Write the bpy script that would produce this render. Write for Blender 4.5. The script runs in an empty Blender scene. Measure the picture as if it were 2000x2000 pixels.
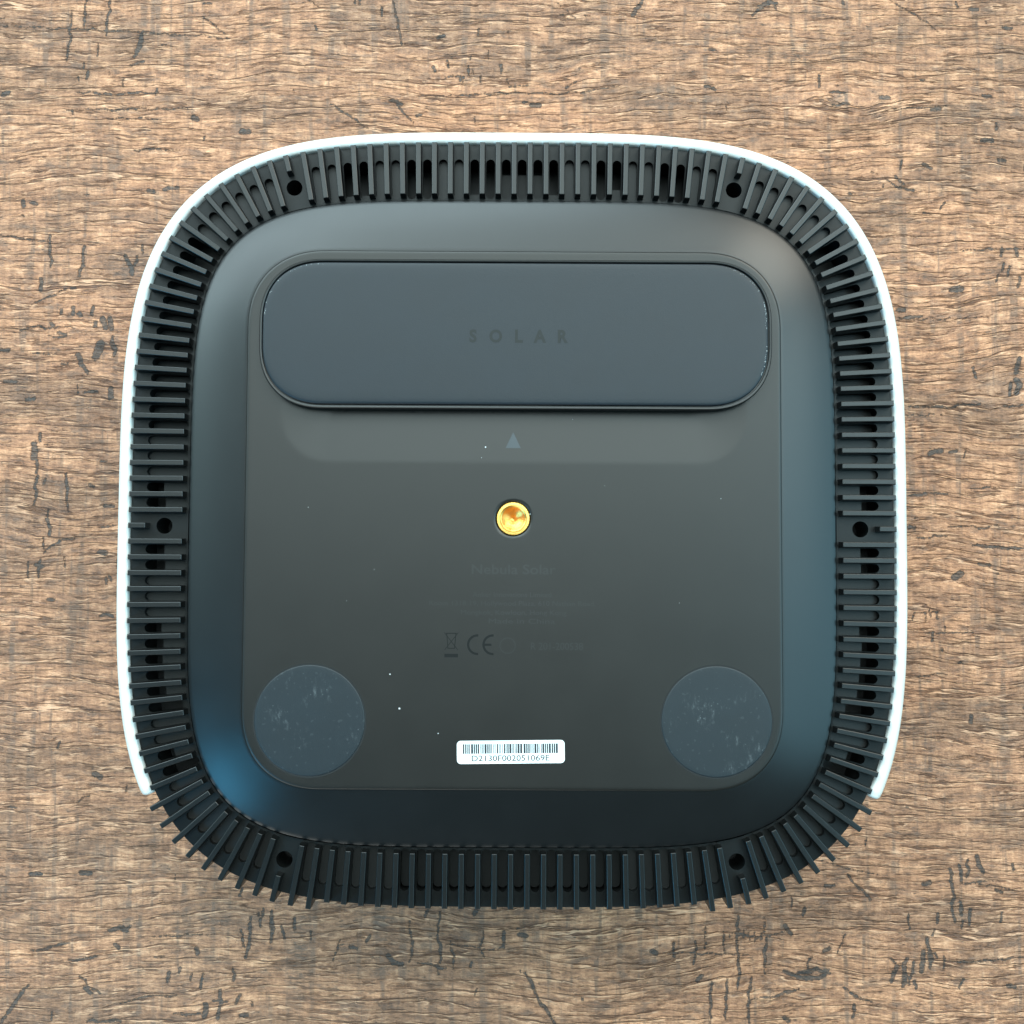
import bpy, bmesh, math, random
import numpy as np
from mathutils import Vector
from mathutils.geometry import tessellate_polygon

# ------------------------------------------------------------------ camera, light, exposure
S = 0.001                                   # everything below is measured in millimetres
scene = bpy.context.scene
col = scene.collection
cam_data = bpy.data.cameras.new('camera')
cam_data.sensor_width = 36.0
cam_data.lens = 37.8
cam_data.clip_start = 0.01
cam_data.clip_end = 20.0
camera = bpy.data.objects.new('camera', cam_data)
camera.location = (0.0, -0.012295, 0.32071)
camera.rotation_euler = (math.radians(2.7), 0, 0)
col.objects.link(camera)
scene.camera = camera

world = bpy.data.worlds.new('World')
scene.world = world
world.use_nodes = True
wb = world.node_tree.nodes['Background']
wb.inputs['Color'].default_value = (0.72, 0.98, 1.0, 1)
wb.inputs['Strength'].default_value = 0.12

def area(name, loc, target, sx, sy, radiance, color):
    d = bpy.data.lights.new(name, 'AREA')
    d.shape = 'RECTANGLE'; d.size = sx; d.size_y = sy
    d.energy = radiance * math.pi * sx * sy
    d.color = color
    o = bpy.data.objects.new(name, d)
    o.location = loc
    o.rotation_euler = (Vector(target) - Vector(loc)).to_track_quat('-Z', 'Y').to_euler()
    col.objects.link(o)
area('ceiling_lamp', (0.45, 1.00, 2.2), (0.45, 1.00, 0), 2.6, 1.9, 2.45, (0.80, 0.98, 0.98))
area('window_lamp', (-1.00, 1.75, 1.65), (0, 0, 0), 3.2, 1.05, 5.5, (0.78, 1.0, 1.06))
area('warm_wall_lamp', (1.25, 1.45, 1.60), (0, 0, 0), 1.1, 1.1, 4.8, (1.0, 0.95, 0.82))
area('side_window_lamp', (1.35, -0.05, 1.25), (0, 0, 0), 1.2, 1.7, 1.55, (0.45, 1.0, 1.25))
area('left_fill_lamp', (-1.55, 0.45, 1.35), (0, 0, 0), 0.9, 1.0, 1.3, (0.62, 1.0, 1.06))  # added fill that lifts the cover's left slope; no known lamp there
area('low_fill_lamp', (-1.1, -2.1, 0.60), (0, 0, 0), 2.6, 0.8, 1.9, (0.95, 1.0, 0.96))  # added fill from behind the camera, evens out the light on the table
area('small_window_lamp', (-1.0, -0.75, 1.05), (0, 0, 0), 0.5, 0.5, 5.6, (0.10, 0.64, 1.1))

scene.view_settings.view_transform = 'Standard'
scene.view_settings.look = 'None'
scene.view_settings.gamma = 1.0
scene.view_settings.use_curve_mapping = False
scene.view_settings.exposure = 0.72
scene.render.resolution_x = 1024
scene.render.resolution_y = 1024

# ------------------------------------------------------------------ materials
class NT:
    """small helper for node trees"""
    def __init__(self, name):
        self.m = bpy.data.materials.new(name); self.m.use_nodes = True
        self.t = self.m.node_tree; self.n = self.t.nodes
        self.b = self.n['Principled BSDF']
    def put(self, sock, v):
        if isinstance(v, bpy.types.NodeSocket): self.t.links.new(v, sock)
        else: sock.default_value = v
    def math(self, op, a, b=None, c=None, clamp=False):
        k = self.n.new('ShaderNodeMath'); k.operation = op; k.use_clamp = clamp
        for i, v in enumerate((a, b, c)):
            if v is not None: self.put(k.inputs[i], v)
        return k.outputs[0]
    def vec(self, op, a, b=None):
        k = self.n.new('ShaderNodeVectorMath'); k.operation = op
        self.put(k.inputs[0], a)
        if b is not None: self.put(k.inputs['Scale'] if op == 'SCALE' else k.inputs[1], b)
        return k.outputs['Value'] if op in ('LENGTH', 'DISTANCE', 'DOT_PRODUCT') else k.outputs['Vector']
    def comb(self, x, y, z=0.0):
        k = self.n.new('ShaderNodeCombineXYZ')
        for i, v in enumerate((x, y, z)): self.put(k.inputs[i], v)
        return k.outputs[0]
    def noise(self, v, scale=1.0, detail=2.0, rough=0.5, dist=0.0):
        k = self.n.new('ShaderNodeTexNoise'); self.put(k.inputs['Vector'], v)
        k.inputs['Scale'].default_value = scale; k.inputs['Detail'].default_value = detail
        k.inputs['Roughness'].default_value = rough; k.inputs['Distortion'].default_value = dist
        return k.outputs['Fac']
    def smooth(self, v, lo, hi, a=0.0, b=1.0):
        k = self.n.new('ShaderNodeMapRange'); k.interpolation_type = 'SMOOTHSTEP'
        for i, x in enumerate((v, lo, hi, a, b)): self.put(k.inputs[i], x)
        return k.outputs[0]
    def mix(self, f, a, b, mode='MIX'):
        k = self.n.new('ShaderNodeMix'); k.data_type = 'RGBA'; k.blend_type = mode
        self.put(k.inputs[0], f); self.put(k.inputs[6], a); self.put(k.inputs[7], b)
        return k.outputs[2]
    def ramp(self, f, stops):
        k = self.n.new('ShaderNodeValToRGB'); self.put(k.inputs[0], f)
        e = k.color_ramp.elements
        while len(e) < len(stops): e.new(0.5)
        for q, (p, c) in zip(e, stops): q.position = p; q.color = (*c, 1)
        return k.outputs[0]
    def bump(self, h, dist, strength=1.0):
        k = self.n.new('ShaderNodeBump'); k.inputs['Distance'].default_value = dist
        k.inputs['Strength'].default_value = strength
        self.put(k.inputs['Height'], h); self.t.links.new(k.outputs[0], self.b.inputs['Normal'])
    def mm(self):
        k = self.n.new('ShaderNodeTexCoord')
        return self.vec('SCALE', k.outputs['Object'], 1000.0)
    def attr(self, name):
        k = self.n.new('ShaderNodeAttribute'); k.attribute_name = name
        return k.outputs['Fac']

def plain(name, color, rough, metal=0.0, spec=0.5, grain=0.0, gscale=4.0, rvar=0.0):
    t = NT(name)
    t.b.inputs['Base Color'].default_value = (*color, 1)
    t.b.inputs['Roughness'].default_value = rough
    t.b.inputs['Metallic'].default_value = metal
    t.b.inputs['Specular IOR Level'].default_value = spec
    p = t.mm()
    n = t.noise(p, 0.08, 4.0, 0.6)
    t.put(t.b.inputs['Roughness'], t.math('MULTIPLY_ADD', t.math('SUBTRACT', n, 0.5), rvar, rough))
    t.put(t.b.inputs['Base Color'], t.mix(t.smooth(n, 0.35, 0.65), (*[c * 0.94 for c in color], 1), (*[c * 1.06 for c in color], 1)))
    if grain > 0:
        t.bump(t.noise(p, gscale, 2.0, 0.6), grain * S)
    return t.m

M_SATIN = plain('satin_black_plastic', (0.0030, 0.0034, 0.0038), 0.32, grain=0.010, gscale=5.0, rvar=0.06)
M_PANEL = plain('satin_dark_grey_plastic', (0.0078, 0.0066, 0.0052), 0.36, grain=0.010, gscale=5.0, rvar=0.06)
M_FIN = plain('black_moulded_plastic', (0.0034, 0.0038, 0.0038), 0.33, grain=0.008, gscale=6.0, rvar=0.1)
M_PLATE = plain('matt_black_plastic', (0.0040, 0.0046, 0.0046), 0.42, spec=0.27, grain=0.010, gscale=5.0, rvar=0.1)
M_BACK = plain('dull_black_plastic', (0.0070, 0.0070, 0.0065), 0.50, rvar=0.1)
M_WHITE = plain('white_plastic', (0.66, 0.66, 0.63), 0.42, rvar=0.05)
M_PAPER = plain('white_paper', (0.78, 0.80, 0.79), 0.5)
M_INK = plain('black_ink', (0.02, 0.02, 0.025), 0.6)
M_GREYINK = plain('grey_ink', (0.025, 0.028, 0.028), 0.6)
M_PRINT = plain('dark_print', (0.0020, 0.0026, 0.0026), 0.45, spec=0.28)
M_DEBOSS = plain('debossed_letters', (0.0055, 0.0075, 0.0075), 0.50, spec=0.36)
M_FAINT = plain('faint_print', (0.0150, 0.0145, 0.0135), 0.40)
M_ARROW = plain('moulded_arrow', (0.028, 0.036, 0.042), 0.42)
M_DUST = plain('dust', (0.55, 0.57, 0.57), 0.9)
M_GROOVE = plain('groove_black', (0.003, 0.003, 0.003), 0.7)

def rubber(name, color, dust):
    t = NT(name)
    p = t.mm()
    n = t.noise(p, 0.10, 4, 0.6)
    c = t.mix(t.smooth(n, 0.3, 0.7), (*[k * 0.92 for k in color], 1), (*[k * 1.08 for k in color], 1))
    r = 0.50
    if dust:
        k = t.n.new('ShaderNodeTexVoronoi'); t.put(k.inputs['Vector'], p); k.inputs['Scale'].default_value = 0.85
        patch = t.smooth(t.noise(p, 0.11, 3, 0.6), 0.50, 0.68)
        spot = t.math('MULTIPLY', t.smooth(k.outputs['Distance'], 0.04, 0.16, 1.0, 0.0), patch)
        rare = t.smooth(t.noise(t.vec('ADD', p, (31, 7, 3)), 0.9, 1, 0.5), 0.66, 0.74)
        scuff = t.math('MULTIPLY', t.smooth(t.noise(t.vec('MULTIPLY', p, (0.9, 0.35, 1)), 1.0, 5, 0.75), 0.50, 0.80), patch)
        f = t.math('ADD', t.math('MULTIPLY', spot, 0.22), t.math('ADD', t.math('MULTIPLY', rare, 0.03), t.math('MULTIPLY', scuff, 0.22)), clamp=True)
        c = t.mix(f, c, (0.42, 0.45, 0.46, 1))
    t.put(t.b.inputs['Base Color'], c)
    t.b.inputs['Roughness'].default_value = r
    t.bump(t.noise(p, 6.0, 2, 0.6), 0.02 * S)
    return t.m
M_RUBBER = rubber('slate_rubber', (0.0005, 0.0045, 0.0090), False)
M_FOOT = rubber('slate_rubber_worn', (0.0040, 0.0085, 0.0120), True)

t = NT('brass')
p = t.mm()
t.b.inputs['Metallic'].default_value = 1.0
t.put(t.b.inputs['Base Color'], t.mix(t.noise(p, 0.9, 3, 0.6), (1.0, 0.52, 0.10, 1), (1.0, 0.66, 0.20, 1)))
t.b.inputs['Roughness'].default_value = 0.30
t.bump(t.noise(p, 3.0, 3, 0.6), 0.05 * S)
M_BRASS = t.m

# --- the wooden tabletop: grain, saw marks and open grooves; dents come from the 'scar' attribute
def wood():
    t = NT('rustic_wood')
    p0 = t.mm()
    sep = t.n.new('ShaderNodeSeparateXYZ'); t.put(sep.inputs[0], p0)
    # grain wanders slowly and bends round the knots
    w1 = t.math('MULTIPLY', t.math('SUBTRACT', t.noise(t.vec('MULTIPLY', p0, (0.009, 0.014, 1)), 1, 2, 0.5), 0.5), 16.0)
    w2 = t.math('MULTIPLY', t.math('SUBTRACT', t.noise(t.vec('MULTIPLY', p0, (0.060, 0.10, 1)), 1, 3, 0.5), 0.5), 2.6)
    warp = t.math('ADD', w1, w2)
    for kx, ky, R, A in ((101.0, 128.7, 9.0, -0.75), (-150.0, -2.0, 10.0, -0.5), (70.0, -136.0, 8.0, -0.5), (150.0, 38.0, 9.0, -0.5)):
        d = t.vec('DISTANCE', t.vec('MULTIPLY', p0, (0.6, 1, 0)), (kx * 0.6, ky, 0))
        g = t.math('EXPONENT', t.math('MULTIPLY', t.math('POWER', t.math('DIVIDE', d, R), 2.0), -1.0))
        warp = t.math('ADD', warp, t.math('MULTIPLY', t.math('MULTIPLY', t.math('SUBTRACT', sep.outputs[1], ky), g), A))
    P = t.vec('ADD', p0, t.comb(0.0, warp, 0.0))
    f2 = t.noise(t.vec('MULTIPLY', P, (0.28, 1.35, 1)), 1, 4, 0.65)
    f3 = t.noise(t.vec('MULTIPLY', P, (0.9, 1.9, 1)), 1, 3, 0.65)
    mot = t.noise(t.vec('MULTIPLY', P, (0.10, 0.32, 1)), 1, 4, 0.6)
    sepP = t.n.new('ShaderNodeSeparateXYZ'); t.put(sepP.inputs[0], P)
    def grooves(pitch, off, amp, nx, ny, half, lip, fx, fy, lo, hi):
        """long open grooves with a lip on their lower side, painted paler where it catches the light"""
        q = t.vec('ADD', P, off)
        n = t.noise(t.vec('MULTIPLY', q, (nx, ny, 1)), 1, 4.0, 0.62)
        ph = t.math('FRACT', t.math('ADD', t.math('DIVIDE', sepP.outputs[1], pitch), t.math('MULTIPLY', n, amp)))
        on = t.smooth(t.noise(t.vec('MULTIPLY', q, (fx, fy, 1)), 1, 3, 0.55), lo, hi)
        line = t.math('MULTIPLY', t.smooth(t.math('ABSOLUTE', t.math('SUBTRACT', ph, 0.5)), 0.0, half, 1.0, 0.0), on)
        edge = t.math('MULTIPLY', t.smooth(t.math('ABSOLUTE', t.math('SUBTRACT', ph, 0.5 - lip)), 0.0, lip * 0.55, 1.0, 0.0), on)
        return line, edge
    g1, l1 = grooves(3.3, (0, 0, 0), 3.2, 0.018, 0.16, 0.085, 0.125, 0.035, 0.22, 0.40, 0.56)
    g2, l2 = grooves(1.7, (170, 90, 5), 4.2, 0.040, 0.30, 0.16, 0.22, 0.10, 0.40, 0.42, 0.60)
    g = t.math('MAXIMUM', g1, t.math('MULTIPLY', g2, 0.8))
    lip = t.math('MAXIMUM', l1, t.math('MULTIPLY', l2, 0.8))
    vb = t.noise(t.vec('MULTIPLY', p0, (0.30, 0.022, 1)), 1, 3, 0.6)
    vt = t.noise(t.vec('MULTIPLY', p0, (0.70, 0.16, 1)), 1, 3, 0.6)
    blot = t.noise(t.vec('MULTIPLY', P, (0.016, 0.045, 1)), 1, 4, 0.6)
    blot2 = t.noise(t.vec('MULTIPLY', t.vec('ADD', p0, (50, 80, 9)), (0.14, 0.30, 1)), 1, 4, 0.65)
    v = t.math('MULTIPLY', mot, 0.40)
    for s, k in ((f2, 0.28), (f3, 0.16), (vt, 0.16)):
        v = t.math('MULTIPLY_ADD', s, k, v)
    c = t.ramp(v, [(0.38, (0.110, 0.049, 0.027)), (0.455, (0.285, 0.127, 0.067)), (0.53, (0.480, 0.224, 0.118)), (0.64, (0.84, 0.44, 0.25))])
    c = t.mix(t.math('MULTIPLY', t.smooth(blot, 0.44, 0.62), 0.80), c, t.mix(1.0, c, (0.50, 0.53, 0.56, 1), 'MULTIPLY'))
    c = t.mix(t.math('MULTIPLY', t.smooth(blot2, 0.50, 0.68), 0.64), c, (0.120, 0.070, 0.050, 1))
    c = t.mix(t.math('MULTIPLY', t.math('MULTIPLY', t.smooth(vb, 0.52, 0.66), t.smooth(mot, 0.35, 0.55)), 0.72), c, (0.135, 0.080, 0.057, 1))
    c = t.mix(t.math('MULTIPLY', lip, 0.55), c, (0.92, 0.52, 0.32, 1))  # top light on the groove lips, put into the colour
    stain = t.attr('stain')
    c = t.mix(t.math('MULTIPLY', stain, t.smooth(f2, 0.30, 0.62, 1.0, 0.25)), c, (0.080, 0.058, 0.047, 1))
    c = t.mix(t.math('MULTIPLY', g, 0.80), c, (0.100, 0.044, 0.026, 1))
    # pores: short dark ticks
    po = t.noise(t.vec('MULTIPLY', t.vec('ADD', P, (9, 40, 2)), (0.45, 1.1, 1)), 1, 3, 0.6)
    pm = t.math('MULTIPLY', t.smooth(po, 0.62, 0.70), t.smooth(blot2, 0.40, 0.60))
    c = t.mix(t.math('MULTIPLY', pm, 0.75), c, (0.080, 0.058, 0.046, 1))
    sc = t.attr('scar')
    edge = t.math('MULTIPLY', t.math('SUBTRACT', t.noise(p0, 0.95, 5, 0.75), 0.5), 1.5)
    sm = t.smooth(t.math('ADD', sc, edge), 0.44, 0.66)
    c = t.mix(t.math('MULTIPLY', sm, t.smooth(f3, 0.25, 0.7, 0.98, 0.72)), c, (0.036, 0.031, 0.029, 1))
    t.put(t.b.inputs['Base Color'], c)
    t.put(t.b.inputs['Roughness'], t.math('MULTIPLY_ADD', f2, 0.25, 0.36))
    t.b.inputs['Specular IOR Level'].default_value = 0.45
    h = t.math('MULTIPLY', mot, 0.30)
    h = t.math('MULTIPLY_ADD', f2, 0.40, h)
    h = t.math('MULTIPLY_ADD', f3, 0.25, h)
    h = t.math('MULTIPLY_ADD', vt, 0.10, h)
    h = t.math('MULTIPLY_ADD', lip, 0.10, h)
    h = t.math('MULTIPLY_ADD', g, -0.42, h)
    h = t.math('MULTIPLY_ADD', pm, -0.15, h)
    h = t.math('MULTIPLY_ADD', sm, -0.18, h)
    t.bump(h, 1.1 * S)
    return t.m
M_WOOD = wood()

# ------------------------------------------------------------------ helpers
def mk(name, verts, faces, mat, parent=None, smooth=False):
    me = bpy.data.meshes.new(name)
    me.from_pydata([tuple(float(c) * S for c in v) for v in verts], [], faces)
    me.materials.append(mat)
    if smooth: me.shade_smooth()
    me.update()
    o = bpy.data.objects.new(name, me)
    col.objects.link(o)
    if parent: o.parent = parent
    return o

def fix_normals(o):
    bm = bmesh.new(); bm.from_mesh(o.data)
    bmesh.ops.recalc_face_normals(bm, faces=bm.faces)
    bm.to_mesh(o.data); bm.free()
    return o

def loft(loops, cap_start=False, cap_end=False, closed=True):
    n = len(loops[0]); V = [p for l in loops for p in l]; F = []
    for i in range(len(loops) - 1):
        for j in range(n if closed else n - 1):
            k = (j + 1) % n
            F.append((i * n + j, i * n + k, (i + 1) * n + k, (i + 1) * n + j))
    if cap_start: F.append(tuple(range(n - 1, -1, -1)))
    if cap_end: F.append(tuple((len(loops) - 1) * n + j for j in range(n)))
    return V, F

def rrect(hw, hh, r, n=20, e=2.0, cx=0, cy=0):
    """rounded rectangle, counter-clockwise; e > 2 gives fuller corners"""
    out = []
    for q in range(4):
        sx, sy = ((1, 1), (-1, 1), (-1, -1), (1, -1))[q]
        for i in range(n + 1):
            a = (q + i / n) * math.pi / 2
            c, s = math.cos(a), math.sin(a)
            x = sx * (hw - r) + r * math.copysign(abs(c) ** (2 / e), c)
            y = sy * (hh - r) + r * math.copysign(abs(s) ** (2 / e), s)
            out.append((cx + x, cy + y))
    return out

def text_geo(body, size, spacing=1.0, offset=0.0, align='CENTER'):
    cu = bpy.data.curves.new('text', 'FONT')
    cu.body = body; cu.size = size; cu.space_character = spacing; cu.offset = offset
    cu.align_x = align; cu.resolution_u = 4
    o = bpy.data.objects.new('text', cu); col.objects.link(o)
    me = bpy.data.meshes.new_from_object(o.evaluated_get(bpy.context.evaluated_depsgraph_get()))
    V = [tuple(v.co) for v in me.vertices]; F = [tuple(f.vertices) for f in me.polygons]
    bpy.data.objects.remove(o); bpy.data.curves.remove(cu); bpy.data.meshes.remove(me)
    return V, F

def text_fit(body, x0, x1, yc, height, z, mat, parent, name, spacing=1.0, offset=0.0, rot=0.0):
    """flat lettering that spans x0..x1 with the given cap height, centred on yc"""
    V, F = text_geo(body, 10.0, spacing, offset)
    ref, _ = text_geo('E', 10.0, 1.0, offset)
    cap = max(v[1] for v in ref) - min(v[1] for v in ref); base = min(v[1] for v in ref)
    mx, Mx = min(v[0] for v in V), max(v[0] for v in V)
    sx = (x1 - x0) / (Mx - mx); sy = height / cap
    return mk(name, [(x0 + (v[0] - mx) * sx, yc + (v[1] - base - cap / 2) * sy, z) for v in V], F, mat, parent)

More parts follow.
